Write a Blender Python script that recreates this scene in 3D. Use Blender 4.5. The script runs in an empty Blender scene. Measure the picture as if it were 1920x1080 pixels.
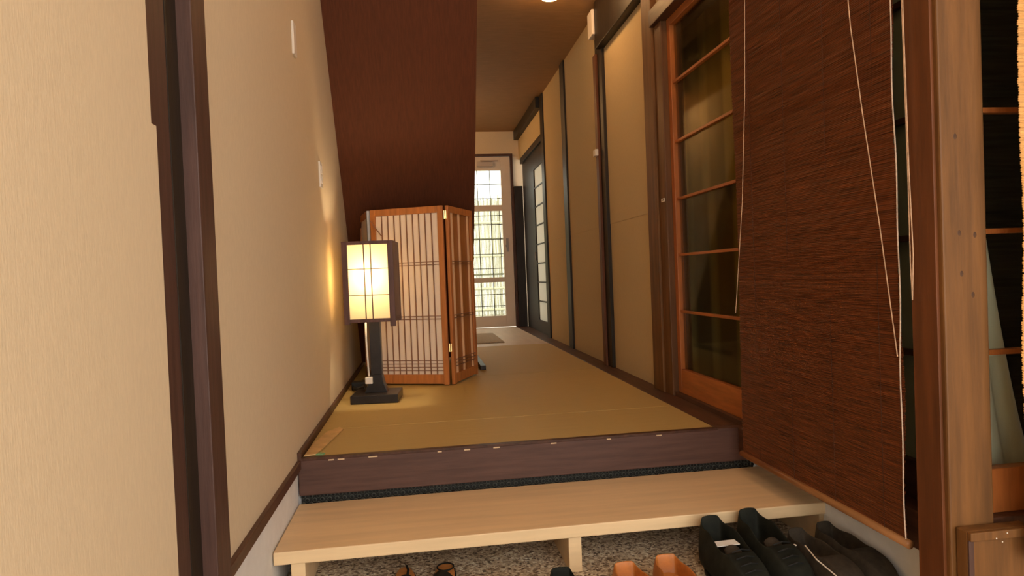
import bpy, bmesh, math, random
from mathutils import Vector, Matrix
random.seed(7)
S = bpy.context.scene
COL = S.collection
PI = math.pi

# ------------------------------------------------------------------ camera
EYE = 0.58                       # metres above the tatami
R_ = Vector((0.9900641, -0.1348430, -0.0398804))
U_ = Vector((0.0421687, 0.0141554, 0.9990102))
F_ = Vector((0.1341450, 0.9907659, -0.0197009))
cam_d = bpy.data.cameras.new('camera'); cam = bpy.data.objects.new('camera', cam_d); COL.objects.link(cam)
cam.matrix_world = Matrix(((R_.x, U_.x, -F_.x, 0), (R_.y, U_.y, -F_.y, 0), (R_.z, U_.z, -F_.z, EYE), (0, 0, 0, 1)))
cam_d.sensor_width = 36; cam_d.lens = 1250 / 1920 * 36; cam_d.clip_start = .02
S.camera = cam
S.view_settings.view_transform = 'Standard'; S.view_settings.look = 'None'
S.view_settings.gamma = 1; S.view_settings.use_curve_mapping = False
S.view_settings.exposure = 0.75
# ------------------------------------------------------------------ world
W = bpy.data.worlds.new('world'); S.world = W; W.use_nodes = True
bg = W.node_tree.nodes['Background']; bg.inputs[0].default_value = (1.0, .965, .89, 1); bg.inputs[1].default_value = 2.3
# warm lamps' strength
WARM = (1.0, .58, .24)
GLOBE = 31.0

# ------------------------------------------------------------------ materials
def srgb(r, g, b):
    f = lambda c: (c/255/12.92) if c/255 <= .04045 else ((c/255+.055)/1.055)**2.4
    return (f(r), f(g), f(b), 1)
MATS = {}
def mat(name, col, rough=.6, var=.12, scale=(8, 8, 8), bump=0., detail=6, metal=0., spec=.32, noise='noise', emit=None, coat=0):
    if name in MATS: return MATS[name]
    m = bpy.data.materials.new(name); m.use_nodes = True; nt = m.node_tree; N = nt.nodes; L = nt.links
    b = N['Principled BSDF']; b.inputs['Roughness'].default_value = rough; b.inputs['Metallic'].default_value = metal
    b.inputs['Specular IOR Level'].default_value = spec; b.inputs['Coat Weight'].default_value = coat
    tc = N.new('ShaderNodeTexCoord'); mp = N.new('ShaderNodeMapping'); mp.inputs['Scale'].default_value = scale
    L.new(tc.outputs['Object'], mp.inputs[0])
    n = N.new('ShaderNodeTexNoise'); n.inputs['Scale'].default_value = 1; n.inputs['Detail'].default_value = detail
    n.inputs['Roughness'].default_value = .62
    L.new(mp.outputs[0], n.inputs['Vector'])
    r = N.new('ShaderNodeValToRGB'); L.new(n.outputs['Fac'], r.inputs[0])
    c0 = [c*(1-var) for c in col[:3]] + [1]; c1 = [min(1, c*(1+var)) for c in col[:3]] + [1]
    r.color_ramp.elements[0].position = .32; r.color_ramp.elements[0].color = c0
    r.color_ramp.elements[1].position = .68; r.color_ramp.elements[1].color = c1
    L.new(r.outputs[0], b.inputs['Base Color'])
    if bump:
        bp = N.new('ShaderNodeBump'); bp.inputs['Strength'].default_value = bump; bp.inputs['Distance'].default_value = .004
        L.new(n.outputs['Fac'], bp.inputs['Height']); L.new(bp.outputs[0], b.inputs['Normal'])
    if emit:
        b.inputs['Emission Color'].default_value = emit[0]; b.inputs['Emission Strength'].default_value = emit[1]
    MATS[name] = m
    return m
def nodes(name):
    m = MATS[name]; return m, m.node_tree.nodes, m.node_tree.links, m.node_tree.nodes['Principled BSDF']

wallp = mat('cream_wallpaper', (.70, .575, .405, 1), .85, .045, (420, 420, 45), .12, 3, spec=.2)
wallr = mat('dimmed_wallpaper', (.60, .465, .265, 1), .85, .05, (420, 420, 45), .12, 3, spec=.2)  # same paper as the left wall, with its weaker light put into the colour
lowwall = mat('white_plaster', (.82, .82, .82, 1), .8, .04, (20, 20, 20), .1, spec=.2)
ceilm = mat('ceiling_paper', (.38, .205, .082, 1), .6, .10, (10, 50, 10), .15, spec=.35)
stairm = mat('brown_stair_cloth', (.098, .027, .009, 1), .75, .16, (190, 14, 14), .25, 4, spec=.25)
dkwood = mat('dark_wood', (.075, .030, .016, 1), .45, .35, (40, 40, 4), .25)
dkwoodY = mat('dark_wood_long', (.085, .036, .020, 1), .45, .35, (40, 4, 40), .25)
mauve = mat('dark_stained_wood', (.075, .036, .027, 1), .5, .25, (60, 60, 4), .2)
riserm = mat('riser_board', (.095, .046, .034, 1), .55, .22, (4, 60, 60), .2)
postm = mat('weathered_post_wood', (.145, .060, .015, 1), .55, .30, (38, 38, 3), .3)
knotm = mat('wood_knot', (.07, .03, .012, 1), .6, .3, (90, 90, 90))
jambm = mat('brown_jamb_wood', (.13, .055, .018, 1), .5, .3, (38, 38, 3), .2)
postr = mat('reddish_post_wood', (.12, .036, .009, 1), .5, .30, (38, 38, 3), .2)
blackw = mat('black_stained_wood', (.022, .014, .008, 1), .45, .4, (30, 30, 4), .2)
orangew = mat('orange_frame_wood', (.40, .125, .030, 1), .4, .22, (45, 45, 5), .15, coat=.15)
orangey = mat('orange_frame_wood_long', (.40, .125, .030, 1), .4, .22, (45, 5, 45), .15, coat=.15)
screenw = mat('screen_orange_wood', (.46, .165, .045, 1), .42, .2, (50, 50, 5), .1)
slatm = mat('thin_brown_slat', (.26, .12, .065, 1), .5, .2, (30, 30, 8))
paper = mat('screen_paper', (.80, .66, .53, 1), .85, .03, (20, 20, 20), 0)
pine = mat('pale_pine', (.82, .60, .35, 1), .5, .08, (2.2, 26, 26), .12)
tat = mat('tatami_straw', (.52, .37, .135, 1), .6, .08, (3, 420, 40), .35, 3, spec=.35)
reedm = mat('brown_reed', (.135, .034, .008, 1), .5, .6, (20, 9, 260), .5, 5)
bamm = mat('yellow_bamboo_reed', (.62, .33, .11, 1), .5, .4, (9, 20, 200), .5, 5)
cordm = mat('pale_cord', (.62, .40, .25, 1), .8, .2, (60, 60, 60))
whitep = mat('white_plastic', (.80, .72, .62, 1), .4, .02, (10, 10, 10))
blackp = mat('black_plastic', (.02, .018, .016, 1), .5, .2, (40, 40, 40))
whited = mat('white_door_paint', (.76, .66, .56, 1), .4, .03, (10, 10, 10))
blacklamp = mat('dark_grey_lacquer', (.022, .018, .017, 1), .35, .3, (20, 20, 20), coat=.2)
lampwood = mat('lamp_brown_wood', (.115, .055, .045, 1), .45, .3, (50, 50, 6))
brass = mat('brass', (.85, .60, .25, 1), .25, .05, metal=1)
greyp = mat('brushed_grey', (.30, .27, .25, 1), .45, .2, (60, 60, 6), metal=.4)
matm = mat('grey_mat_fabric', (.42, .36, .28, 1), .9, .2, (120, 120, 120), .3)
hallfl = mat('pale_hall_floor', (.62, .50, .39, 1), .45, .08, (14, 3, 14), .1)
blkshoe = mat('black_shoe_leather', (.012, .013, .009, 1), .75, .5, (30, 30, 30), .3, spec=.2)
brnshoe = mat('dark_brown_suede', (.040, .030, .020, 1), .8, .35, (50, 50, 50), .3)
tanl = mat('tan_leather', (.48, .165, .035, 1), .4, .2, (25, 25, 25), .15)
tanin = mat('tan_insole', (.55, .23, .065, 1), .55, .2, (25, 25, 25), .1)
rub = mat('black_rubber', (.010, .010, .009, 1), .7, .2, (40, 40, 40))
curt = mat('white_curtain_cloth', (.90, .88, .78, 1), .9, .06, (40, 4, 2))
fence_m = mat('reed_fence', (.36, .34, .22, 1), .8, .7, (90, 8, 2.2), .3)
concrete = mat('outside_concrete', (.5, .48, .44, 1), .9, .1, (6, 6, 6))
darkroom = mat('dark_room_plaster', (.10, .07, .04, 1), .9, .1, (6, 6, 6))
chestm = mat('dark_chest_wood', (.05, .028, .014, 1), .5, .3, (30, 30, 5))

# gravel floor: small pebbles set in resin
gr = mat('pebble_floor', (.4, .3, .2, 1), .55, .2, (1, 1, 1), 0)
m, N, L, b = nodes('pebble_floor')
tc = N.new('ShaderNodeTexCoord'); v = N.new('ShaderNodeTexVoronoi'); v.inputs['Scale'].default_value = 150
L.new(tc.outputs['Object'], v.inputs['Vector'])
cr = N.new('ShaderNodeValToRGB'); sep = N.new('ShaderNodeSeparateColor')
L.new(v.outputs['Color'], sep.inputs[0]); L.new(sep.outputs[0], cr.inputs[0])
e = cr.color_ramp.elements; e[0].position = 0; e[0].color = (.10, .07, .045, 1); e[1].position = 1; e[1].color = (.95, .88, .72, 1)
for p, c in ((.15, (.28, .20, .13, 1)), (.45, (.58, .46, .32, 1)), (.75, (.74, .62, .45, 1))):
    q = cr.color_ramp.elements.new(p); q.color = c
L.new(cr.outputs[0], b.inputs['Base Color'])
bp = N.new('ShaderNodeBump'); bp.inputs['Strength'].default_value = .8; bp.inputs['Distance'].default_value = .003; bp.invert = True
L.new(v.outputs['Distance'], bp.inputs['Height']); L.new(bp.outputs[0], b.inputs['Normal'])

def glass(name, col, rough, mix=.0, mcol=(0, 0, 0, 1)):
    m = bpy.data.materials.new(name); m.use_nodes = True; nt = m.node_tree; N = nt.nodes; L = nt.links
    N.remove(N['Principled BSDF']); o = N['Material Output']
    t = N.new('ShaderNodeBsdfTransparent'); t.inputs[0].default_value = col
    g = N.new('ShaderNodeBsdfGlossy'); g.inputs['Roughness'].default_value = rough
    fr = N.new('ShaderNodeLayerWeight'); fr.inputs[0].default_value = .5
    pw = N.new('ShaderNodeMath'); pw.operation = 'POWER'; pw.inputs[1].default_value = 4; L.new(fr.outputs['Facing'], pw.inputs[0])
    ml = N.new('ShaderNodeMath'); ml.operation = 'MULTIPLY_ADD'; ml.inputs[1].default_value = .5; ml.inputs[2].default_value = .025; L.new(pw.outputs[0], ml.inputs[0])
    mx = N.new('ShaderNodeMixShader'); L.new(ml.outputs[0], mx.inputs[0]); L.new(t.outputs[0], mx.inputs[1]); L.new(g.outputs[0], mx.inputs[2])
    out = mx
    if mix:
        tl = N.new('ShaderNodeBsdfTranslucent'); tl.inputs[0].default_value = mcol
        d = N.new('ShaderNodeBsdfDiffuse'); d.inputs[0].default_value = mcol
        a = N.new('ShaderNodeMixShader'); L.new(tl.outputs[0], a.inputs[1]); L.new(d.outputs[0], a.inputs[2])
        m2 = N.new('ShaderNodeMixShader'); m2.inputs[0].default_value = mix
        L.new(mx.outputs[0], m2.inputs[1]); L.new(a.outputs[0], m2.inputs[2]); out = m2
    L.new(out.outputs[0], o.inputs[0]); MATS[name] = m
    return m
clear = glass('clear_glass', (.93, .95, .90, 1), .02)
smoke = glass('aged_glass', (.80, .80, .70, 1), .05)
frost = glass('frosted_glass', (.3, .3, .3, 1), .3, .93, (.50, .54, .42, 1))
frostw = glass('frosted_white_glass', (.5, .5, .5, 1), .3, .9, (.8, .8, .72, 1))
lampp = glass('lamp_paper', (.2, .15, .1, 1), .5, .97, (.97, .88, .68, 1))

# striped curtain behind the first sliding door
cs = mat('striped_curtain', (.3, .2, .05, 1), .9, .1, (1, 1, 1))
m, N, L, b = nodes('striped_curtain')
tc = N.new('ShaderNodeTexCoord'); mp = N.new('ShaderNodeMapping'); mp.inputs['Scale'].default_value = (0, 1.25, 0)
wv = N.new('ShaderNodeTexWave'); wv.bands_direction = 'Y'; wv.inputs['Scale'].default_value = 1.0; wv.inputs['Distortion'].default_value = .25
L.new(tc.outputs['Object'], mp.inputs[0]); L.new(mp.outputs[0], wv.inputs['Vector'])
cr = N.new('ShaderNodeValToRGB'); L.new(wv.outputs['Fac'], cr.inputs[0])
e = cr.color_ramp.elements; e[0].position = .55; e[0].color = (.34, .22, .055, 1); e[1].position = .95; e[1].color = (.58, .40, .13, 1)
L.new(cr.outputs[0], b.inputs['Base Color'])

# ------------------------------------------------------------------ mesh helpers
class MB:
    def __init__(s): s.bm = bmesh.new()
    def box(s, x0, x1, y0, y1, z0, z1):
        v = [s.bm.verts.new(p) for p in ((x0,y0,z0),(x1,y0,z0),(x1,y1,z0),(x0,y1,z0),(x0,y0,z1),(x1,y0,z1),(x1,y1,z1),(x0,y1,z1))]
        for f in ((3,2,1,0),(4,5,6,7),(0,1,5,4),(1,2,6,5),(2,3,7,6),(3,0,4,7)): s.bm.faces.new([v[i] for i in f])
        return s
    def prism(s, pts, ext):            # polygon points (3D) extruded by vector
        ext = Vector(ext); a = [s.bm.verts.new(p) for p in pts]; c = [s.bm.verts.new(Vector(p)+ext) for p in pts]
        s.bm.faces.new(a); s.bm.faces.new(c[::-1]); n = len(a)
        for i in range(n): s.bm.faces.new((a[i], c[i], c[(i+1) % n], a[(i+1) % n]))
        return s
    def tube(s, pts, r, n=8):
        pts = [Vector(p) for p in pts]; rings = []
        for i, p in enumerate(pts):
            d = (pts[min(i+1, len(pts)-1)]-pts[max(i-1, 0)]).normalized()
            a = d.orthogonal().normalized() if i == 0 else (pa - d*pa.dot(d)).normalized()
            pa = a; c = d.cross(a); rr = r[i] if isinstance(r, (list, tuple)) else r
            rings.append([s.bm.verts.new(p + (a*math.cos(t)+c*math.sin(t))*rr) for t in [2*PI*k/n for k in range(n)]])
        for q, w in zip(rings, rings[1:]):
            for k in range(n): s.bm.faces.new((q[k], q[(k+1) % n], w[(k+1) % n], w[k]))
        s.bm.faces.new(rings[0][::-1]); s.bm.faces.new(rings[-1]); return s
    def lathe(s, prof, c=(0, 0, 0), n=24):
        rings = []
        for r, z in prof:
            rings.append([s.bm.verts.new((c[0]+r*math.cos(2*PI*k/n), c[1]+r*math.sin(2*PI*k/n), c[2]+z)) for k in range(n)])
        for q, w in zip(rings, rings[1:]):
            for k in range(n): s.bm.faces.new((q[k], q[(k+1) % n], w[(k+1) % n], w[k]))
        s.bm.faces.new(rings[0][::-1]); s.bm.faces.new(rings[-1]); return s
    def grid(s, rows):
        vs = [[s.bm.verts.new(p) for p in r] for r in rows]
        for a, c in zip(vs, vs[1:]):
            for i in range(len(a)-1): s.bm.faces.new((a[i], a[i+1], c[i+1], c[i]))
        return vs
    def build(s, name, m, parent=None, bevel=0, smooth=False, sub=0, solid=0):
        bmesh.ops.recalc_face_normals(s.bm, faces=s.bm.faces)
        me = bpy.data.meshes.new(name); s.bm.to_mesh(me); s.bm.free()
        o = bpy.data.objects.new(name, me); COL.objects.link(o); me.materials.append(m)
        if parent: o.parent = parent
        if smooth:
            for p in me.polygons: p.use_smooth = True
        if solid: q = o.modifiers.new('solid', 'SOLIDIFY'); q.thickness = solid; q.offset = 0
        if sub: q = o.modifiers.new('sub', 'SUBSURF'); q.levels = sub; q.render_levels = sub
        if bevel: q = o.modifiers.new('bevel', 'BEVEL'); q.width = bevel; q.segments = 2; q.limit_method = 'ANGLE'
        return o
def B(*a): return MB().box(*a)
def struct(name, mb, m, parent=None, label=None, **k):
    o = mb.build(name, m, parent, **k)
    if not parent: o['kind'] = 'structure'
    if label: o['label'] = label
    return o
def tag(o, label, cat, group=None):
    o['label'] = label; o['category'] = cat
    if group: o['group'] = group
    return o
def thing(name, label, cat, loc=(0, 0, 0), rz=0, group=None):
    o = bpy.data.objects.new(name, None); COL.objects.link(o); o.location = loc; o.rotation_euler = (0, 0, rz)
    o.empty_display_size = .05
    return tag(o, label, cat, group)
def emptystruct(name, loc=(0, 0, 0), label=None):
    o = bpy.data.objects.new(name, None); COL.objects.link(o); o.location = loc; o['kind'] = 'structure'
    if label: o['label'] = label
    return o

FLZ = -.285; CZ = 2.18
# ------------------------------------------------------------------ shell
struct('floor', B(-.55, 2.4, -1.2, 2.9, FLZ-.06, FLZ), gr, label='brown pebble-set entrance floor below the step')
struct('floor', B(-.43, 1.20, 5.46, 7.42, -.10, -.004), hallfl, label='pale boards of the far hall in front of the white door')
mb = B(-.43, 1.02, 2.30, 5.46, -.12, -.03); struct('floor', mb, dkwood, label='raised base under the tatami mats')
# ceiling with the stair well left open
mb = MB(); mb.box(-.55, 2.4, -1.2, 3.12, CZ, CZ+.06); mb.box(.36, 2.4, 3.12, 7.5, CZ, CZ+.06); mb.box(-.55, .36, 4.95, 7.5, CZ, CZ+.06)
struct('ceiling', mb, ceilm, label='brown papered hallway ceiling')
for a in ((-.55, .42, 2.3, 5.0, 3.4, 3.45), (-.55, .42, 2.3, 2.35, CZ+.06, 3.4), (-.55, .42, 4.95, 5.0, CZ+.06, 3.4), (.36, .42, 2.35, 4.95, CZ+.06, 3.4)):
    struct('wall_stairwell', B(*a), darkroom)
# left wall: plaster below the rail, paper above
mb = MB(); mb.box(-.50, -.43, -.9, 1.16, FLZ, CZ); mb.box(-.4302, -.4275, -.9, 1.187, FLZ, .852); mb.box(-.4301, -.4281, -.9, 1.168, .852, CZ); mb.box(-.50, -.43, 1.39, 7.4, -.028, CZ); mb.box(-.50, -.45, 1.16, 1.39, FLZ, CZ); 

mb.box(-.50, -.43, 2.35, 4.95, CZ+.06, 3.4)
struct('wall_left', mb, wallp, label='cream papered wall on the left')
struct('wall_left', B(-.50, -.432, 1.39, 2.9, FLZ, -.028), lowwall, label='white plaster below the thin dark rail')
post = emptystruct('trim_1', (0, 0, 0), 'grooved dark wooden door post on the left wall')
struct('post_face', B(-.45, -.4283, 1.161, 1.25, FLZ, CZ), mauve, post, bevel=.002)
struct('groove_shade_strip', B(-.47, -.427, 1.25, 1.306, FLZ, CZ), blackw, post)  # near-flush strip; the dark of the recess is put into its colour
struct('post_rib', B(-.45, -.400, 1.306, 1.39, FLZ, CZ), mauve, post, bevel=.002)
struct('trim_2', B(-.45, -.418, 1.39, 2.262, -.034, -.004), dkwoodY, label='thin dark rail along the left wall', bevel=.002)
struct('baseboard_left', B(-.43, -.417, 2.264, 5.46, -.03, .022), dkwoodY, bevel=.002)
# far wall with the door opening X .28-1.05, Z 0-1.9
mb = MB(); mb.box(-.5, .24, 7.4, 7.48, 0, CZ); mb.box(.24, 1.06, 7.4, 7.48, 1.925, CZ); mb.box(1.06, 1.35, 7.4, 7.48, 0, CZ)
struct('wall_far', mb, wallp)
fr = MB(); fr.box(.22, .25, 7.375, 7.47, 0, 1.905); fr.box(1.035, 1.062, 7.375, 7.47, 0, 1.905); fr.box(.22, 1.062, 7.375, 7.47, 1.905, 1.93)
struct('trim_3', fr, dkwood, label='dark frame around the white far door', bevel=.002)
struct('trim_4', B(1.062, 1.155, 7.33, 7.399, 0, 1.56), blackw, label='dark wooden panel right of the far door')

# right wall papered panels
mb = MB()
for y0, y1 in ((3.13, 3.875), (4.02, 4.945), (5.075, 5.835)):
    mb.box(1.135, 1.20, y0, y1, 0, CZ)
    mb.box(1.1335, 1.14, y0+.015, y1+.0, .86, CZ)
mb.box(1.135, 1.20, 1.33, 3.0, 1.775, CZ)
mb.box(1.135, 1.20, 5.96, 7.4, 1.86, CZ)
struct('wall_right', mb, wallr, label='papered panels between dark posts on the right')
for i, (y0, y1, mm, px) in enumerate(((3.0, 3.13, postm, 1.105), (3.875, 4.02, blackw, 1.115), (4.945, 5.075, blackw, 1.12), (5.835, 5.96, blackw, 1.12))):
    struct('trim_%d' % (5+i), B(px, 1.21, y0, y1, 0, CZ), mm, bevel=.003,
           label=('brown post beside the glazed sliding door', 'black post with white alarm boxes', 'black post in the middle of the right wall', 'black post beside the far doorway')[i])
struct('trim_9', B(1.100, 1.115, 3.965, 4.02, 0, 1.90), postr, label='reddish cover strip on the black post', bevel=.002)
struct('trim_10', B(1.085, 1.22, 3.13, 3.90, 1.905, CZ), blackw, label='heavy black beam on top of the papered panel', bevel=.004)
struct('trim_10', B(1.085, 1.22, 5.96, 7.4, 2.08, CZ), blackw, label='black beam above the far doorway', bevel=.004)
struct('trim_11', B(1.03, 1.20, 2.301, 7.4, -.12, -.0005), dkwoodY, label='dark floor sill along the right wall', bevel=.003)
struct('trim_12', B(1.105, 1.215, 1.336, 2.261, -.09, .0), dkwoodY, label='dark sill under the near sliding door', bevel=.003)
struct('wall_right', B(1.18, 1.25, 1.336, 2.9, FLZ, -.09), lowwall, label='white plaster below the right sill')
struct('trim_13', B(1.095, 1.22, 1.336, 3.0, 1.70, 1.775), dkwoodY, label='lintel above the glazed sliding doors', bevel=.003)
struct('trim_14', B(1.115, 1.215, 2.905, 2.999, 0, 1.70), jambm, label='brown jamb of the glazed sliding door', bevel=.003)
struct('trim_15', B(1.135, 1.20, 5.961, 7.33, 1.80, 1.859), blackw, label='black lintel of the far doorway', bevel=.003)
# step front
struct('trim_16', MB().prism([(-.428, 2.262, -.122), (1.179, 2.262, -.122), (1.179, 2.262, -.001), (1.031, 2.262, -.001), (1.031, 2.262, -.006), (-.428, 2.262, -.006)], (0, .038, 0)), riserm, label='mauve-brown board on the front of the tatami step', bevel=.003)
lip = struct('trim_17', B(-.428, 1.03, 2.266, 2.290, -.006, .0012), dkwood, label='worn dark lip along the front edge of the tatami')
# side rooms (seen through glass)
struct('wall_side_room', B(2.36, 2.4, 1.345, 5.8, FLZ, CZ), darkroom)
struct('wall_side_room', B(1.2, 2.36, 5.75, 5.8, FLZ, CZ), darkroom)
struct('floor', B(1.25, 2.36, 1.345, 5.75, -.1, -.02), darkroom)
struct('floor', B(1.2, 2.3, 5.81, 7.4, -.05, -.001), hallfl)
struct('wall_far_room', B(1.35, 2.3, 7.4, 7.45, 0, CZ), wallp)
# entrance: wall right of the camera and the outer side
struct('wall_entrance', B(2.4, 2.46, -1.2, 1.3, FLZ, CZ), wallp)

# ------------------------------------------------------------------ near corner post and its foot
cp = emptystruct('trim_18', (0, 0, 0), 'thick weathered corner post at the right')
struct('corner_post', B(1.073, 1.176, 1.25, 1.335, FLZ, CZ), postm, cp, bevel=.004)
struct('post_strip', B(1.066, 1.0735, 1.262, 1.334, FLZ, CZ), postr, cp, bevel=.001)
for z, x in ((.83, 1.108), (.63, 1.112), (.625, 1.148), (.545, 1.115), (.50, 1.14)):
    mb = MB(); mb.lathe([(.0045, 0), (.003, .0006)], n=10)
    o = mb.build('knot', knotm, cp); o.rotation_euler = (PI/2, 0, 0); o.location = (x, 1.2502, z); o.scale = (1, 1.6, 1)
ft = thing('wooden_post_foot', 'brown boxed wooden foot panel with nail heads, in front of the thick corner post', 'post foot', (1.16, 1.23, FLZ))
fb = B(1.083-1.16, 1.232-1.16, -.012, .018, 0, .303).build('foot_board', postm, ft, bevel=.003)
B(1.083-1.16, 1.095-1.16, -.016, -.0122, 0, .285).build('edge_strip', mauve, ft, bevel=.001)
B(1.083-1.16, 1.232-1.16, -.022, -.0122, .285, .303).build('top_rail', postm, ft, bevel=.002)
for x, z in ((1.14, .288), (1.165, .297), (1.163, .275)):
    mb = MB(); mb.lathe([(.0016, 0), (.001, .001)], n=8); o = mb.build('nail_head', whitep, ft); o.rotation_euler = (PI/2, 0, 0); o.location = (x-1.16, -.0225 if z > .285 else -.0125, z)

# ------------------------------------------------------------------ glazed sliding doors
def muntins(mb, ax, fixed, a0, a1, zs, t=.012, d=.006):
    for z in zs:
        if ax == 'Y': mb.box(fixed-d, fixed+d, a0, a1, z-t/2, z+t/2)
        else: mb.box(a0, a1, fixed-d, fixed+d, z-t/2, z+t/2)
    return mb
# door A: orange frame, Y 2.06-2.90 at X 1.16
dA = emptystruct('door_1', (0, 0, 0), 'orange-framed glazed sliding door showing a striped olive curtain')
X = 1.158
f = MB(); f.box(X-.016, X+.016, 2.868, 2.903, .018, 1.70); f.box(X-.016, X+.016, 2.06, 2.09, .018, 1.70)
struct('stile', f, orangew, dA, bevel=.002)
f = MB(); f.box(X-.015, X+.015, 2.09, 2.868, .018, .125); f.box(X-.015, X+.015, 2.09, 2.868, 1.665, 1.70)
struct('rail', f, orangey, dA, bevel=.002)
struct('muntin', muntins(MB(), 'Y', X, 2.09, 2.868, (.385, .64, .89, 1.145, 1.41), .011, .009), orangey, dA, bevel=.001)
struct('glass_pane', B(X+.004, X+.007, 2.09, 2.868, .12, 1.67), smoke, dA)
struct('door_track', B(1.125, 1.21, 2.03, 2.905, .0, .018), dkwoodY, dA)
# door B: dark frame with frosted glass, behind the blind
dB = emptystruct('door_2', (0, 0, 0), 'dark-framed sliding door with grey frosted glass behind the brown blind')
X = 1.17
f = MB(); f.box(X-.014, X+.014, 1.336, 1.425, .0, 1.70); f.box(X-.014, X+.014, 2.03, 2.055, .0, 1.70)
struct('stile', f, postr, dB, bevel=.002)
struct('rail', MB().box(X-.014, X+.014, 1.425, 2.03, .0, .095).box(X-.014, X+.014, 1.425, 2.03, 1.66, 1.70), dkwoodY, dB, bevel=.002)
struct('muntin', muntins(MB(), 'Y', X, 1.425, 2.03, (.355, .63, .912, 1.19, 1.45), .014, .012), dkwoodY, dB)
struct('glass_pane', B(X+.002, X+.006, 1.425, 2.03, .09, 1.67), frost, dB)
# window facing the entrance, right of the corner post
dC = emptystruct('window_1', (0, 0, 0), 'glazed screen with red-orange bars right of the corner post')
Y = 1.30
struct('window_frame', MB().box(1.178, 1.19, Y-.015, Y+.015, -.0, 1.70).box(2.32, 2.35, Y-.015, Y+.015, 0, 1.70).box(1.19, 2.32, Y-.015, Y+.015, 0.022, .118).box(1.19, 2.32, Y-.015, Y+.015, 1.67, 1.70), orangew, dC, bevel=.002)
struct('window_bar', muntins(MB(), 'X', Y, 1.19, 2.32, (.37, .633, .894, 1.155, 1.41), .011, .009), orangew, dC)
struct('window_pane', B(1.19, 2.32, Y+.003, Y+.006, .118, 1.67), clear, dC)
struct('window_sill', MB().box(1.178, 2.36, 1.262, 1.34, -.03, .022), dkwood, dC, bevel=.002)
mb = MB(); mb.box(1.236, 2.36, 1.27, 1.33, FLZ, -.03); mb.box(1.178, 2.36, 1.27, 1.33, 1.70, CZ)
struct('wall_window', mb, lowwall, label='wall above and below the barred glazing')
# stuff behind the glass
tag(B(1.62, 2.1, 2.6, 3.9, -.02, .88).build('added_dark_cabinet', chestm, bevel=.004), 'low dark cabinet added behind the glazed door in place of dark reflections', 'cabinet')  # added to darken the lower panes, where the glass holds reflections
rows = []
for i in range(91):
    y = 1.95 + i*.0185
    x = 1.30 + .005*math.sin(i*.62) + .004*math.sin(i*.3)
    rows.append([(x, y, .93 if k == 0 else 1.72) for k in range(2)])
mb = MB(); mb.grid(rows); tag(mb.build('striped_curtain', cs, smooth=True, solid=.002), 'olive striped curtain hanging behind the upper panes of the orange-framed door', 'curtain')
rows = []
for i in range(81):
    y = 1.95 + i*.0275
    rows.append([(1.325 + .005*math.sin(i*.7), y, z) for z in (-.02, .45, .93)])
mb = MB(); mb.grid(rows)
lowc = cs.copy(); lowc.name = 'dimmed_striped_curtain'  # same curtain, darkened in colour for the reflection over the lower panes
for nd in lowc.node_tree.nodes:
    if nd.type == 'VALTORGB' and abs(nd.color_ramp.elements[0].position-.55) < .01:
        nd.color_ramp.elements[0].color = (.17, .10, .03, 1); nd.color_ramp.elements[1].color = (.36, .24, .08, 1)
tag(mb.build('dimmed_lower_curtain', lowc, smooth=True, solid=.002), 'lower part of the olive striped curtain, colour darkened for reflections in the lower panes', 'cloth screen')
# white curtain drawn aside behind the barred window
rows = []
for k in range(25):
    z = .03 + k*.055
    w = .21 - .155*max(0, min(1, (z-.10)/.85))**.75 if z < .98 else .04
    rows.append([(1.20 + w*i/14, 1.385 + .010*math.sin(i*1.4)*(.4+w*3), z) for i in range(15)])
mb = MB(); mb.grid(rows)
tag(mb.build('white_curtain', curt, smooth=True, solid=.002), 'white curtain drawn to the post behind the glazing with red-orange bars', 'curtain')
tag(B(1.20, 2.3, 1.43, 1.436, .0, 1.72).build('dark_roller_screen', mat('dark_woven_screen', (.022, .019, .012, 1), .8, .9, (6, 6, 130), .2), None), 'dark woven screen hanging behind the white curtain', 'screen')

# ------------------------------------------------------------------ reed blinds
def reed_blind(name, label, y0, y1, z0, z1, X, m, pitch=.0042, rodm=None, axis='Y', wav=.004):
    root = thing(name, label, 'blind', (X, y0, z0) if axis == 'Y' else (y0, X, z0))
    # one continuous woven sheet with a ribbed section: every reed is a ridge
    n = int((z1-z0)/pitch); mb = MB(); rng = random.Random(3)
    rows = []
    for i in range(n):
        z = i*pitch; e0 = rng.uniform(-wav, wav)*.6 + wav*math.sin(i*.06); e1 = rng.uniform(-wav, wav)*.6
        t = rng.uniform(.0006, .0018)
        for dz, dx in ((.04, 0.0), (.5, -t-.0006), (.96, 0.0)):
            row = []
            for k in range(9):
                s = k/8; a = e0*(1-s) + e1*s + (y1-y0)*s
                row.append((dx + .003*math.sin(z*5+s*4), a, z+dz*pitch) if axis == 'Y' else (a, dx + .003*math.sin(z*5+s*4), z+dz*pitch))
            rows.append(row)
    mb.grid(rows); sheet = mb.build('reed_sheet', m, root, solid=.0012)
    return root
bl = reed_blind('reed_blind', 'dark brown hanging reed blind covering the near sliding door', 1.385, 2.16, -.062, 1.74, 1.078, reedm)
mb = MB(); mb.tube([(-.002, -.012, -.008), (-.002, .79, -.008)], .0105, 12); mb.build('bottom_rod', mat('bamboo_rod', (.30, .13, .045, 1), .4, .25, (30, 5, 30), .1), bl, smooth=True)
mb = MB(); mb.tube([(0, -.012, 1.80), (0, .79, 1.80)], .012, 12); mb.build('top_rod', reedm, bl, smooth=True)
pts = [(-.004, -.002+.002*math.sin(k*.9)+.003*math.sin(k*.31), k*.045) for k in range(41)]
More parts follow.
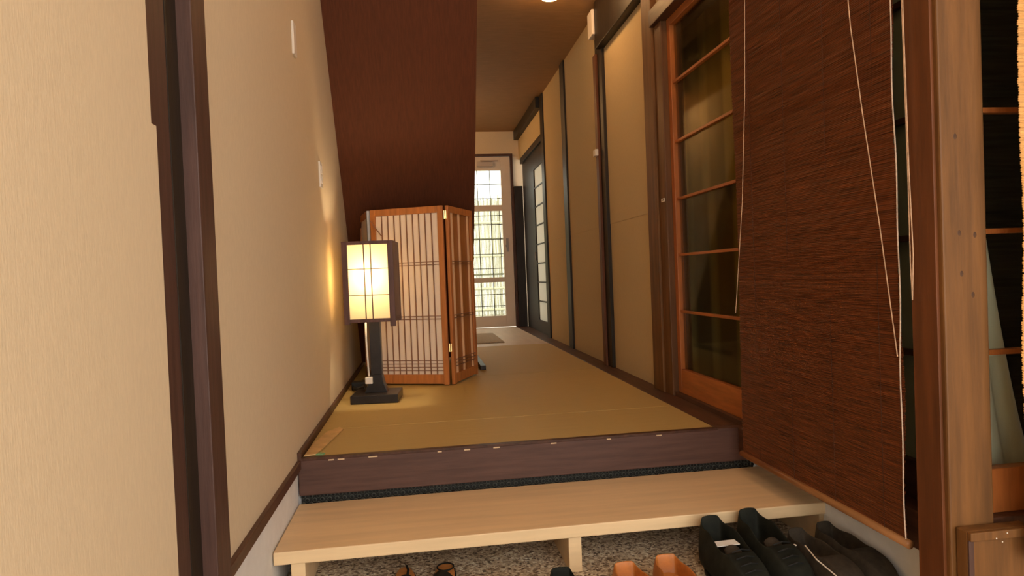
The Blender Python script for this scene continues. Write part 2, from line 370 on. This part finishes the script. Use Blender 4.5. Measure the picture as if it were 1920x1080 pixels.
MB().tube(pts, .0016, 6).build('edge_cord', mat('white_stitch_cord', (.78, .62, .50, 1), .8, .2, (90, 90, 90)), bl)
MB().tube([(-.006, .006, .42), (-.008, .05, .72), (-.008, .10, 1.0), (-.008, .135, 1.22), (-.006, .19, 1.79)], .0014, 6).build('pull_cord', cordm, bl)
MB().tube([(-.006, .795, .48), (-.007, .765, .62), (-.007, .72, .85), (-.006, .68, 1.2), (-.006, .64, 1.79)], .0012, 6).build('pull_cord', cordm, bl)
for k in (0.07, .26, .46, .66):
    MB().box(-.0034, -.0026, k, k+.0012, 0, 1.78).build('warp_thread', dkwood, bl)
b2 = reed_blind('bamboo_blind', 'yellow bamboo reed blind at the right edge, hanging in front of the barred glazing', 1.192, 2.0, -.03, 1.72, 1.185, bamm, .0050, axis='X', wav=.003)
MB().tube([(-.0, 0, 1.75), (.81, 0, 1.75)], .012, 12).build('top_rod', bamm, b2, smooth=True)
MB().tube([(.012, 0, -.006), (.81, 0, -.006)], .008, 12).build('bottom_rod', bamm, b2, smooth=True)
MB().tube([(.02, -.007, .48), (.006, -.007, .38), (.03, -.007, .2)], .0013, 6).build('pull_cord', cordm, b2)
cd = thing('hanging_cord', 'thin double pull cord hanging down the reddish face of the corner post', 'cord', (1.06, 1.32, .49))
MB().tube([(0, .004, 0), (0, -.002, .1), (-.001, .003, .3), (0, .008, .6), (0, .012, 1.23)], .0013, 6).build('cord_strand', cordm, cd)
MB().tube([(0, .004, 0), (0, .007, .08), (-.001, .006, .3), (0, .011, .6), (0, .014, 1.23)], .0013, 6).build('cord_strand', cordm, cd)

# ------------------------------------------------------------------ staircase seen from below
st = emptystruct('staircase', (-.045, 4.7, 0)); del st['kind']
tag(st, 'steep staircase with a dark red-brown papered underside rising toward the camera', 'staircase')
s = -1.45; zt = 3.2
def pl(y): return 1.14 + s*(y-3.92)
y1 = 4.695; y0 = 3.92 + (zt-1.14)/s
ox, oy = .045, -4.7
pts = [(-.4295+ox, y1+oy, pl(y1)+.002), (.336+ox, y1+oy, pl(y1)+.002), (.336+ox, y0+oy, zt), (-.4295+ox, y0+oy, zt)]
nrm = Vector((0, 1.45, 1)).normalized()
MB().prism(pts, nrm*.012).build('underside_panel', stairm, st)
for x0, x1, nm in ((-.4295, -.40, 'stringer'), (.306, .336, 'stringer')):
    a = nrm*.0125; c = nrm*.15
    q = [Vector((x0+ox, y1+oy, pl(y1)+.002)) + a, Vector((x0+ox, y0+oy, zt)) + a, Vector((x0+ox, y0+oy, zt)) + c, Vector((x0+ox, y1+oy, pl(y1)+.002)) + c]
    MB().prism(q, (x1-x0, 0, 0)).build(nm, dkwood, st)
for k in range(12):
    z = .22 + k*.235; y = 3.92 + (z-1.14)/s
    if z < 3.1: B(-.398+ox, .304+ox, y+.03+oy, y+.19+oy, z-.012, z+.012).build('tread', dkwood, st, bevel=.002)
tag(B(.338, .372, 4.09, 4.66, .0008, .028).build('stair_foot_board', blackw, bevel=.003), 'low black board on the floor beside the foot of the stairs', 'board')

# ------------------------------------------------------------------ tatami mats
for i, (y0, y1, lab) in enumerate(((2.292, 2.695, 'narrow straw tatami mat along the front edge of the step'),
                                 (2.699, 3.85, 'middle tatami mat under the floor lamp'), (3.854, 5.455, 'farthest tatami mat before the pale hall floor'))):
    tag(B(-.4165, 1.028, y0, y1, -.03, 0).build('tatami_mat', tat, bevel=.003), lab, 'tatami', 'tatami mats on the raised floor')
tag(B(-.05, .69, 5.72, 6.66, -.0035, .006).build('floor_mat', matm, bevel=.003), 'grey-beige mat lying on the pale hall floor before the white door', 'mat')
# loose strip and green scrap in the corner
mb = MB()
mb.prism([(-.413, 2.285, .0015), (-.372, 2.30, .0015), (-.352, 2.47, .0015), (-.325, 2.66, .0015), (-.345, 2.70, .0015), (-.385, 2.63, .0015), (-.408, 2.45, .0015)], (0, 0, .005))
tag(mb.build('wood_strip', mat('peeled_straw_strip', (.62, .40, .17, 1), .6, .15, (20, 20, 20)), bevel=.002), 'pale peeled strip lying in the left front corner of the tatami', 'strip')
tag(MB().prism([(-.375, 2.296, .0015), (-.352, 2.290, .0015), (-.346, 2.306, .0015), (-.362, 2.318, .0015), (-.376, 2.312, .0015)], (0, 0, .004)).build('green_scrap', mat('green_tape', (.22, .42, .20, 1), .6, .3, (90, 90, 90))), 'tiny green scrap beside the peeled strip on the tatami corner', 'scrap')
# pale chips on the worn edge
for x, w in ((-.33, .018), (-.30, .022), (-.20, .03), (.03, .014), (.12, .02), (.22, .022), (.42, .02), (.62, .015), (.80, .02)):
    struct('worn_chip', B(x, x+w, 2.2605, 2.264, -.0105, -.0065), mat('bare_wood_chip', (.62, .45, .28, 1), .8, .2), lip)

# plastic net strip under the riser
net = thing('plastic_net', 'black plastic net strip under the front board of the step', 'net', (.37, 2.285, FLZ))
MB().box(-.797, .805, .006, .010, .0, .162).build('backing', blackp, net)
mb = MB(); n = 66
for r in range(3):
    for i in range(n):
        x = -.79 + (i + .5*(r % 2))*(1.60/n)
        z = .154 - r*.0135
        k = 8; ri, ro = .0052, .0082
        vi = [mb.bm.verts.new((x+ri*math.cos(2*PI*t/k), 0, z+ri*math.sin(2*PI*t/k))) for t in range(k)]
        vo = [mb.bm.verts.new((x+ro*math.cos(2*PI*t/k), .002, z+ro*math.sin(2*PI*t/k))) for t in range(k)]
        for t in range(k): mb.bm.faces.new((vi[t], vi[(t+1) % k], vo[(t+1) % k], vo[t]))
mb.build('net_mesh', mat('glossy_black_plastic', (.07, .07, .06, 1), .3, .1), net, solid=.002)

# ------------------------------------------------------------------ step bench
be = thing('step_bench', 'long low pale pine bench standing in front of the tatami step', 'bench', (.39, 2.06, FLZ))
B(-.818, .812, -.20, .195, .104, .140).build('bench_top', pine, be, bevel=.003)
for x0, x1 in ((-.775, -.737), (-.002, .036), (.775, .808)):
    B(x0, x1, -.19, .185, 0, .104).build('leg', pine, be, bevel=.002)

# ------------------------------------------------------------------ folding screen
sc = thing('folding_screen', 'low three-panel folding screen with orange wood frame and paper lattice', 'screen', (0, 0, 0))
HS = .965
def panel(a, b_, kind):
    a = Vector((a[0], a[1], 0)); b_ = Vector((b_[0], b_[1], 0)); d = b_-a; w = d.length; ang = math.atan2(d.y, d.x)
    p = bpy.data.objects.new('screen_panel', None); COL.objects.link(p); p.parent = sc; p.location = a; p.rotation_euler = (0, 0, ang)
    def add(name, mb, m, **k): return mb.build(name, m, p, **k)
    T = .009
    fm = screenw
    add('stile', B(0, .030, -T, T, 0.004, HS), fm if kind != 'back' else greyp, bevel=.002)
    add('stile', B(w-.030, w, -T, T, 0.004, HS), fm, bevel=.002)
    add('rail', B(.030, w-.030, -T, T, HS-.036, HS), fm, bevel=.0015)
    add('rail', B(.030, w-.030, -T, T, .010, .060), fm, bevel=.0015)
    if kind == 'paper' or kind == 'back':
        add('paper', B(.030, w-.030, .001, .002, .060, HS-.036), paper)
        mb = MB(); n = 9; sp = (w-.06)/(n+1)
        for i in range(1, n+1): mb.box(.03+sp*i-.0022, .03+sp*i+.0022, -.006, .001, .060, HS-.036)
        for z in (.668, .652, .375, .359, .135, .117, .099, .081): mb.box(.03, w-.03, -.005, 0.0005, z-.0018, z+.0018)
        add('lattice', mb, slatm)
    else:
        add('board', B(.030, w-.030, .002, .005, .060, HS-.036), mat('shaded_paper_orange', (.34, .125, .03, 1), .45, .15, (50, 50, 5), coat=.1))  # stands for the panel's paper, its shadow tone put into the colour
        mb = MB()
        for q in (.06, .165, .30): add('slat_highlight', B(q-.004, q+.006, -.008, .002, .060, HS-.036), mat('lit_slat_edge', (.72, .42, .22, 1), .4, .1, (30, 30, 5)))  # slat edges catching light, the highlight put into a pale colour
        for z in (.668, .652, .375, .359, .135, .117, .099): add('cross_bar', B(.03, w-.03, -.0095, 0.0021, z-.0018, z+.0018), slatm)
    return p
panel((-.262, 3.745), (.128, 3.585), 'paper')
panel((.148, 3.588), (.302, 3.925), 'board')
panel((-.275, 3.758), (-.347, 4.12), 'back')
for z in (.915, .205):
    mb = MB(); mb.box(-.006, .006, -.004, .0, -.022, .022); mb.tube([(0, -.005, -.022), (0, -.005, .022)], .003, 8)
    o = mb.build('hinge', brass, sc); o.location = (.139, 3.572, z)
hk = MB().tube([(-.262, 3.72, .905), (-.245, 3.715, .875), (-.205, 3.70, .82)], .0028, 6).build('hook_string', slatm, sc)

# ------------------------------------------------------------------ floor lamp
la = thing('floor_lamp', 'lit wooden floor lamp with paper box shade standing on the tatami', 'lamp', (-.235, 3.285, 0), math.radians(-5))
B(-.112, .112, -.10, .10, .0, .040).build('base', blacklamp, la, bevel=.004)
MB().prism([(-.055, -.028, .04), (.055, -.028, .04), (.038, -.028, .085), (.030, -.028, .125), (-.030, -.028, .125), (-.038, -.028, .085)], (0, .056, 0)).build('bracket', blacklamp, la, bevel=.002)
B(-.022, .030, -.022, .022, .125, .392).build('pole', blacklamp, la, bevel=.002)
sh = bpy.data.objects.new('shade', None); COL.objects.link(sh); sh.parent = la; sh.location = (0, 0, 0)
hw, hd, z0, z1 = .119, .115, .385, .765
mb = MB()
for sx in (-1, 1):
    for sy in (-1, 1):
        xa, xb = sorted((sx*hw, sx*(hw-.026))); ya, yb = sorted((sy*hd, sy*(hd-.016)))
        mb.box(xa, xb, ya, yb, z0-.008 if (sx, sy) != (1, -1) else z0-.022, z1)
for z in (z0, z1-.016):
    for sy in (-1, 1):
        ya, yb = sorted((sy*hd, sy*(hd-.014))); mb.box(-hw+.026, hw-.016, ya, yb, z, z+.016)
    for sx in (-1, 1):
        xa, xb = sorted((sx*hw, sx*(hw-.014))); mb.box(xa, xb, -hd+.016, hd-.016, z, z+.016)
mb.build('shade_frame', lampwood, sh, bevel=.0015)
B(hw-.0135, hw-.002, -hd+.016, hd-.016, z0+.016, z1-.016).build('side_board', lampwood, sh)
mb = MB(); iw = hw-.03; 
mb.box(-iw-.004, iw+.004, -hd+.008, -hd+.0088, z0+.016, z1-.016)
mb.build('paper', lampp, sh)
mb = MB(); mb.box(-hw+.008, -hw+.0088, -hd+.016, hd-.016, z0+.016, z1-.016); mb.build('paper', lampp, sh)
mb = MB(); mb.box(-iw-.004, iw+.004, hd-.0088, hd-.008, z0+.016, z1-.016); mb.build('paper', lampp, sh)
mb = MB()
for x in (-.0175, .0145): mb.box(x-.0022, x+.0022, -hd+.001, -hd+.007, z0+.016, z1-.016)
for z in (.512, .635): mb.box(-iw-.004, iw+.004, -hd+.002, -hd+.007, z-.0018, z+.0018)
mb.build('lattice', lampwood, sh)
B(-.08, .08, -.011, .011, z0+.001, z0+.008).build('bulb_holder', lampwood, sh)
mb = MB(); mb.lathe([(.004, -.04), (.014, -.035), (.014, -.01), (.022, .005), (.028, .028), (.022, .05), (.006, .058)], (0, 0, .52), 16)
mb.build('bulb', mat('lit_bulb', (1, .9, .7, 1), .5, 0, emit=((1, .74, .40, 1), 4.)), sh, smooth=True)
ld = bpy.data.lights.new('bulb_light', 'POINT'); ld.energy = 4.6; ld.color = (1, .80, .50); ld.shadow_soft_size = .035
lo = bpy.data.objects.new('bulb_light', ld); COL.objects.link(lo); lo.parent = sh; lo.location = (0, -.02, .60)
MB().tube([(-.035, -.03, .384), (-.037, -.028, .3), (-.034, -.026, .2), (-.031, -.028, .12)], .0045, 8).build('power_cord', whitep, la, smooth=True)
MB().box(-.048, -.012, -.045, -.029, .085, .118).build('cord_switch', whitep, la, bevel=.004)
ad = thing('black_cable', 'black cable coiled on the tatami against the left wall behind the floor lamp', 'cable', (-.37, 3.62, 0))
pts = [(.02+.030*math.cos(t), .02+.12*math.sin(t), .008+.0015*t) for t in [k*.4 for k in range(0, 36)]]
MB().tube(pts + [(.045, -.02, .03), (.06, -.12, .01)], .0055, 8).build('cable_coil', blackp, ad, smooth=True)
MB().box(-.02, .05, -.02, .04, .001, .045).build('plug_block', blackp, ad, bevel=.006)

# ------------------------------------------------------------------ small wall fittings
def plate(name, label, cat, x, y, z, w, h, t, rocker=True):
    r = thing(name, label, cat, (x, y, z))
    B(0, t, -w/2, w/2, -h/2, h/2).build('cover_plate', whitep, r, bevel=.002)
    if rocker:
        for k in (-1, 1): B(t, t+.003, -w*.24, w*.24, k*h*.19-h*.15, k*h*.19+h*.15).build('rocker', whitep, r, bevel=.001)
plate('switch_plate', 'upper beige wall plate, high on the left wall', 'switch', -.43, 2.545, 1.475, .055, .12, .009, False)
plate('switch_plate', 'lower beige switch plate on the left wall above the floor lamp', 'switch', -.43, 3.075, 1.06, .062, .115, .009)
r = thing('alarm_box', 'larger white plastic box high on the black post by the ceiling', 'alarm', (1.115, 3.95, 2.07))
B(-.045, 0, -.055, .05, -.075, .075).build('box_body', whitep, r, bevel=.006)
r = thing('door_sensor', 'small white sensor box halfway up the black post', 'sensor', (1.10, 3.99, 1.305))
B(-.020, 0, -.03, .025, -.02, .02).build('sensor_body', whitep, r, bevel=.003)
r = thing('number_tag', 'tiny beige tag on the jamb of the orange-framed door', 'tag', (1.115, 2.945, .895))
B(-.002, 0, -.02, .02, -.008, .008).build('tag_plate', whitep, r); B(-.0026, -.002, -.013, -.002, -.003, .003).build('tag_mark', blackp, r); B(-.0026, -.002, .003, .010, -.003, .003).build('tag_mark', blackp, r)

# ------------------------------------------------------------------ far white door
fd = emptystruct('door_3', (0, 0, 0), 'white far door with clear latticed panes')
Y = 7.42
def rect_frame(mb, x0, x1, z0, z1, y0, y1): mb.box(x0, x1, y0, y1, z0, z1)
mb = MB()
mb.box(.252, .36, Y-.02, Y+.02, .005, 1.903); mb.box(.925, 1.033, Y-.02, Y+.02, .005, 1.903)
for z0_, z1_ in ((.005, .130), (.505, .56), (1.30, 1.365), (1.75, 1.903)): mb.box(.36, .925, Y-.02, Y+.02, z0_, z1_)
struct('door_leaf', mb, whited, fd, bevel=.003)
struct('glass_pane', MB().box(.36, .925, Y+.002, Y+.006, .13, .505).box(.36, .925, Y+.002, Y+.006, .56, 1.30).box(.36, .925, Y+.002, Y+.006, 1.365, 1.75), clear, fd)
mb = MB()
for x in (.50, .66, .80): mb.box(x-.004, x+.004, Y-.006, Y+.001, .13, 1.75)
mb.box(.893, .901, Y-.006, Y+.001, .56, 1.30)
for z in (.24, .37, .66, .82, .985, 1.15, 1.25, 1.44, 1.60): mb.box(.36, .925, Y-.006, Y+.001, z-.004, z+.004)
struct('door_lattice', mb, mat('dark_grey_metal', (.12, .12, .10, 1), .4, .1), fd)
struct('door_handle', MB().box(.958, .985, Y-.024, Y-.0205, .84, .99), greyp, fd)
struct('door_knob', MB().tube([(.962, Y-.024, .905), (.962, Y-.06, .905)], [.010, .018], 12), greyp, fd)
struct('door_closer', MB().box(.66, .84, Y-.06, Y-.021, 1.79, 1.84).box(.70, .90, Y-.05, Y-.042, 1.85, 1.862), mat('closer_metal', (.5, .42, .36, 1), .4, .1, metal=.3), fd, bevel=.003)

# far right doorway: ajar sliding door with frosted grid
rd = emptystruct('door_4', (0, 0, 0), 'dark far doorway door with a column of frosted panes')
struct('door_board', B(1.16, 1.185, 6.66, 7.32, 0, 1.80), blackw, rd)
struct('door_stile', MB().box(1.155, 1.185, 6.60, 6.66, 0, 1.80).box(1.155, 1.185, 6.0, 6.05, 0, 1.80).box(1.155, 1.185, 6.05, 6.60, 0, .12).box(1.155, 1.185, 6.05, 6.60, 1.62, 1.80), blackw, rd)
struct('door_muntin', muntins(MB(), 'Y', 1.165, 6.05, 6.60, [.12+.188*k for k in range(1, 8)], .012, .006), blackw, rd)
struct('glass_pane', B(1.168, 1.172, 6.05, 6.60, .12, 1.62), frostw, rd)
struct('door_pull', MB().tube([(1.150, 6.63, .72), (1.150, 6.63, .80)], .006, 8), greyp, rd)

# outside beyond the far door
struct('ground_outside', B(-2.5, 4, 7.48, 12, -.25, -.12), concrete)
fe = thing('reed_fence', 'pale reed garden fence seen through the white far door', 'fence', (.8, 9.4, -.12))
rng = random.Random(5)
mb = MB()
for i in range(260):
    x = -1.5 + i*.0117; h = 1.80 + rng.uniform(-.05, .05); w = rng.uniform(.0035, .0052)
    mb.box(x-w, x+w, -.01+rng.uniform(-.004, .004), .0, .0, h)
reeds = mb.build('reeds', fence_m, fe); reeds['kind'] = 'stuff'
for z in (.22, .52, .98, 1.45): MB().tube([(-1.55, -.02, z), (1.55, -.02, z)], .018, 8).build('fence_bar', mat('pale_bamboo_bar', (.55, .55, .42, 1), .5, .1), fe, smooth=True)
for z in (.72, 1.22): MB().tube([(-1.55, -.02, z), (1.55, -.02, z)], .012, 8).build('fence_bar', mat('dark_bamboo_bar', (.16, .16, .10, 1), .5, .1), fe, smooth=True)  # darker, thinner bars between the pale ones

# ------------------------------------------------------------------ ceiling lights
def globe(label, x, y, k):
    r = thing('ceiling_lamp', label, 'lamp', (x, y, CZ), group=None)
    mb = MB(); mb.lathe([(.055, 0), (.055, -.018), (.03, -.025)], n=24); mb.build('lamp_base', whitep, r, smooth=False)
    mb = MB(); mb.lathe([(.02, -.024), (.045, -.034), (.058, -.055), (.058, -.075), (.045, -.098), (.012, -.108)], n=24)
    m_ = mat('lit_globe_%d' % int(k*10), (1, .9, .8, 1), .5, 0, emit=((WARM[0], WARM[1], WARM[2], 1), GLOBE*k)); mb.build('lamp_globe', m_, r, smooth=True)
globe('warm ceiling globe lamp over the middle of the hallway', .76, 3.605, 1.1)
globe('warm ceiling globe added out of view as fill light for the entrance', .45, .55, .9)  # added fill over the entrance, outside the frame
globe('warm ceiling globe lamp above the step', .80, 2.45, 1.0)
globe('warm ceiling globe added unseen behind the stairs to light the far door', -.02, 6.3, 2.6)  # added out of view to brighten the far door and hall end
globe('ceiling globe added unseen in the side room to brighten the sliding doors', 1.75, 1.95, .8)  # added so the frosted panes and curtain get some light

# ------------------------------------------------------------------ shoes
def shoe_body(Ln, w, ch, vh, cav=.055, toe=.62, open_t=(.045, .52)):
    """loft from heel (y=+) to toe (y=-): returns MB. ch collar height, vh vamp height."""
    mb = MB(); rows = []
    ts = [0, .010, .028, .045, .075, .12, .17, .25, .34, .43, .50, .56, .64, .74, .84, .93, .98, 1.0]
    for t in ts:
        y = Ln*(.5-t)
        if t < .17: wf = .40 + .50*(t/.17)**.33
        else: wf = .90 + .10*math.sin(PI/2*min(1, (t-.17)/.5))
        if t > .72: wf = math.sqrt(max(0.05, 1-((t-.72)/.30)**2))
        W = w/2*wf
        h = ch if t < .30 else ch + (vh-ch)*((t-.30)/.70)**.55
        if t > .74: h = h*math.sqrt(max(.12, 1-((t-.74)/.275)**2*.9))
        h -= .010*math.sin(PI*min(1, t/.3)) + (.026 if t == 0 else .009 if t < .02 else 0)
        c = max(0, min(1, (t-open_t[0]+.017)/.03))*max(0, min(1, (open_t[1]-t)/.05))
        D = cav*c
        up = .10*h*(1-c)
        pts = [(-W*.88, 0.004), (-W*1.0, h*.25), (-W*.97, h*.6), (-W*(.80), h*.88), (-W*.72, h),
               (-W*.66, h+up*.6-D*.35), (-W*.60, h+up*.8-D), (-W*.2, h+up-D*1.05), (W*.2, h+up-D*1.05), (W*.60, h+up*.8-D), (W*.66, h+up*.6-D*.35),
               (W*.72, h), (W*.80, h*.88), (W*.97, h*.6), (W, h*.25), (W*.88, .004)]
        rows.append([(x, y, z) for x, z in pts])
    vs = mb.grid(rows)
    mb.bm.faces.new(vs[0]); mb.bm.faces.new(vs[-1][::-1])
    for a, c in zip(vs, vs[1:]): mb.bm.faces.new((a[0], c[0], c[-1], a[-1]))
    return mb
def sole(Ln, w, th, out=.004):
    mb = MB(); pts = []
    for k in range(28):
        a = 2*PI*k/28; y = math.cos(a)*(Ln/2+out); t = (1-math.cos(a))/2
        wf = (.74 + .26*t) * (1 - .08*math.exp(-((t-.4)/.15)**2))
        sx = abs(math.sin(a))**.75 * (1 if math.sin(a) > 0 else -1)
        pts.append((sx*(w/2+out)*wf, y, 0))
    mb.prism(pts, (0, 0, th)); return mb
def shoe(name, label, cat, x, y, rz, Ln, w, ch, vh, m, sm, group, th=.014, cav=.055, laces=None, tongue=False, boot=False, lining=None):
    r = thing(name, label, cat, (x, y, FLZ), rz, group)
    sole(Ln, w, th).build('sole', sm, r, bevel=.003)
    o = shoe_body(Ln, w, ch, vh, cav).build('upper', m, r, smooth=True, sub=2); o.location = (0, 0, th-.003)
    if lining:
        mb = MB(); pts = [(math.sin(a)*w*.26*(1 if math.cos(a) < 0 else .8), Ln*.27+math.cos(a)*Ln*.16, 0) for a in [2*PI*k/20 for k in range(20)]]
        mb.prism(pts, (0, 0, .003)); q = mb.build('insole', lining, r); q.location = (0, 0, ch+th-cav*1.05-.004)
    if tongue:
        rows = [[(xx*w*.24*(1-.2*s_), -Ln*.02+Ln*.10*s_+.0*xx, ch*.74+.014*s_-.012*xx*xx) for xx in (-1, -.5, 0, .5, 1)] for s_ in (-.6, 0, .5, .85, 1)]
        mb = MB(); mb.grid(rows); q = mb.build('tongue', brnshoe, r, smooth=True, sub=1, solid=.006)
    if boot:
        for sx in (-1, 1):   # loose ankle flaps
            rows = [[(sx*(w*.36+.012*s_), Ln*(.33-.11*k), ch*.9+.045*s_*math.sin(PI*(k+1)/5)) for k in range(5)] for s_ in (0, .5, 1)]
            mb = MB(); mb.grid(rows); mb.build('ankle_flap', m, r, smooth=True, sub=1, solid=.006)
    if laces:
        mb = MB()
        for k in range(4):
            yy = -.03 - k*.022; zz = vh + (ch-vh)*(.5-.13*k) + th + .004
            mb.tube([(-w*.22, yy, zz-.003), (0, yy-.004, zz+.005), (w*.22, yy+.004, zz-.003)], .002, 6)
        mb.build('laces', laces, r)
    return r
g1 = 'pair of black high-top shoes'; g2 = 'pair of dark brown low shoes'
bl1 = shoe('black_boot', 'black high-top shoe with a white insole label, left of its pair', 'shoe', .796, 1.665, .04, .30, .116, .138, .07, blkshoe, rub, g1, cav=.075, laces=rub, tongue=True)
B(-.032, .034, .018, .050, 0, .002).build('insole_label', mat('white_label', (.95, .94, .90, 1), .6, .03, (90, 90, 90)), bl1).location = (0, .02, .107)
bl2 = shoe('black_boot', 'black high-top shoe with loose collar, beside the one with a label', 'shoe', .918, 1.68, .04, .30, .116, .143, .07, blkshoe, rub, g1, cav=.075, laces=rub, tongue=True)
sh1 = shoe('dark_shoe', 'dark brown low shoe next to the black high-tops', 'shoe', 1.026, 1.615, .05, .29, .096, .105, .075, brnshoe, rub, g2, cav=.05)
MB().tube([(-.03, .05, .105), (-.045, -.02, .098), (-.04, -.09, .085)], .0018, 6).build('seam_piping', whitep, sh1)
MB().lathe([(.006, 0), (.004, .002)], (-.048, .07, .10), 10).build('eyelet', whitep, sh1)
sh2 = shoe('dark_shoe', 'dark brown low shoe nearest the white plaster on the right', 'shoe', 1.127, 1.640, .05, .29, .094, .105, .075, brnshoe, rub, g2, cav=.05)
B(-.022, .022, -.140, -.118, .020, .042).build('toe_patch', tanl, sh2, bevel=.006)
shoe('tan_shoe', 'orange-tan leather shoe left of its pair, right of the middle bench leg', 'shoe', .51, 1.585, .05, .27, .108, .078, .06, tanl, rub, 'pair of orange-tan leather shoes', cav=.045, lining=tanin)
shoe('tan_shoe', 'orange-tan leather shoe right of its pair, nearer the black high-tops', 'shoe', .626, 1.605, -.0, .27, .108, .078, .06, tanl, rub, 'pair of orange-tan leather shoes', cav=.045, lining=tanin)
shoe('black_low_shoe', 'black low shoe just left of the middle bench leg', 'shoe', .325, 1.585, -.05, .27, .100, .08, .06, blkshoe, rub, 'pair of black low shoes', cav=.045)
shoe('black_low_shoe', 'black low shoe between the sandals and the middle bench leg', 'shoe', .165, 1.565, .05, .27, .100, .08, .06, blkshoe, rub, 'pair of black low shoes', cav=.045)
def sandal(label, x, y, rz, ring):
    r = thing('sandal', label, 'sandal', (x, y, FLZ), rz, 'pair of tan sandals with black straps')
    sole(.25, .085, .016).build('sole', rub, r, bevel=.003)
    o = sole(.245, .080, .006, .0).build('footbed', tanin, r, bevel=.002); o.location = (0, 0, .0165)
    rows = [[(-.042+.084*k/8, -.005-.05*j/2, .02+.038*math.sin(PI*k/8)) for k in range(9)] for j in range(3)]
    mb = MB(); mb.grid(rows); mb.build('strap', rub, r, smooth=True, sub=1, solid=.004)
    mb = MB()
    if ring:
        mb.tube([(.0+.024*math.cos(t), .085+.026*math.sin(t), .0255) for t in [PI*2*k/18 for k in range(19)]], .0022, 6)
    else: mb.tube([(.006, .124, .0245), (.010, .09, .026), (.006, .05, .026)], .0035, 6)
    mb.build('thong', rub, r, smooth=True)
sandal('tan sandal at left with a straight black thong, heel under the bench', -.078, 1.845, .05, False)
sandal('tan sandal with a looped black thong, right of its pair', .024, 1.850, -.12, True)
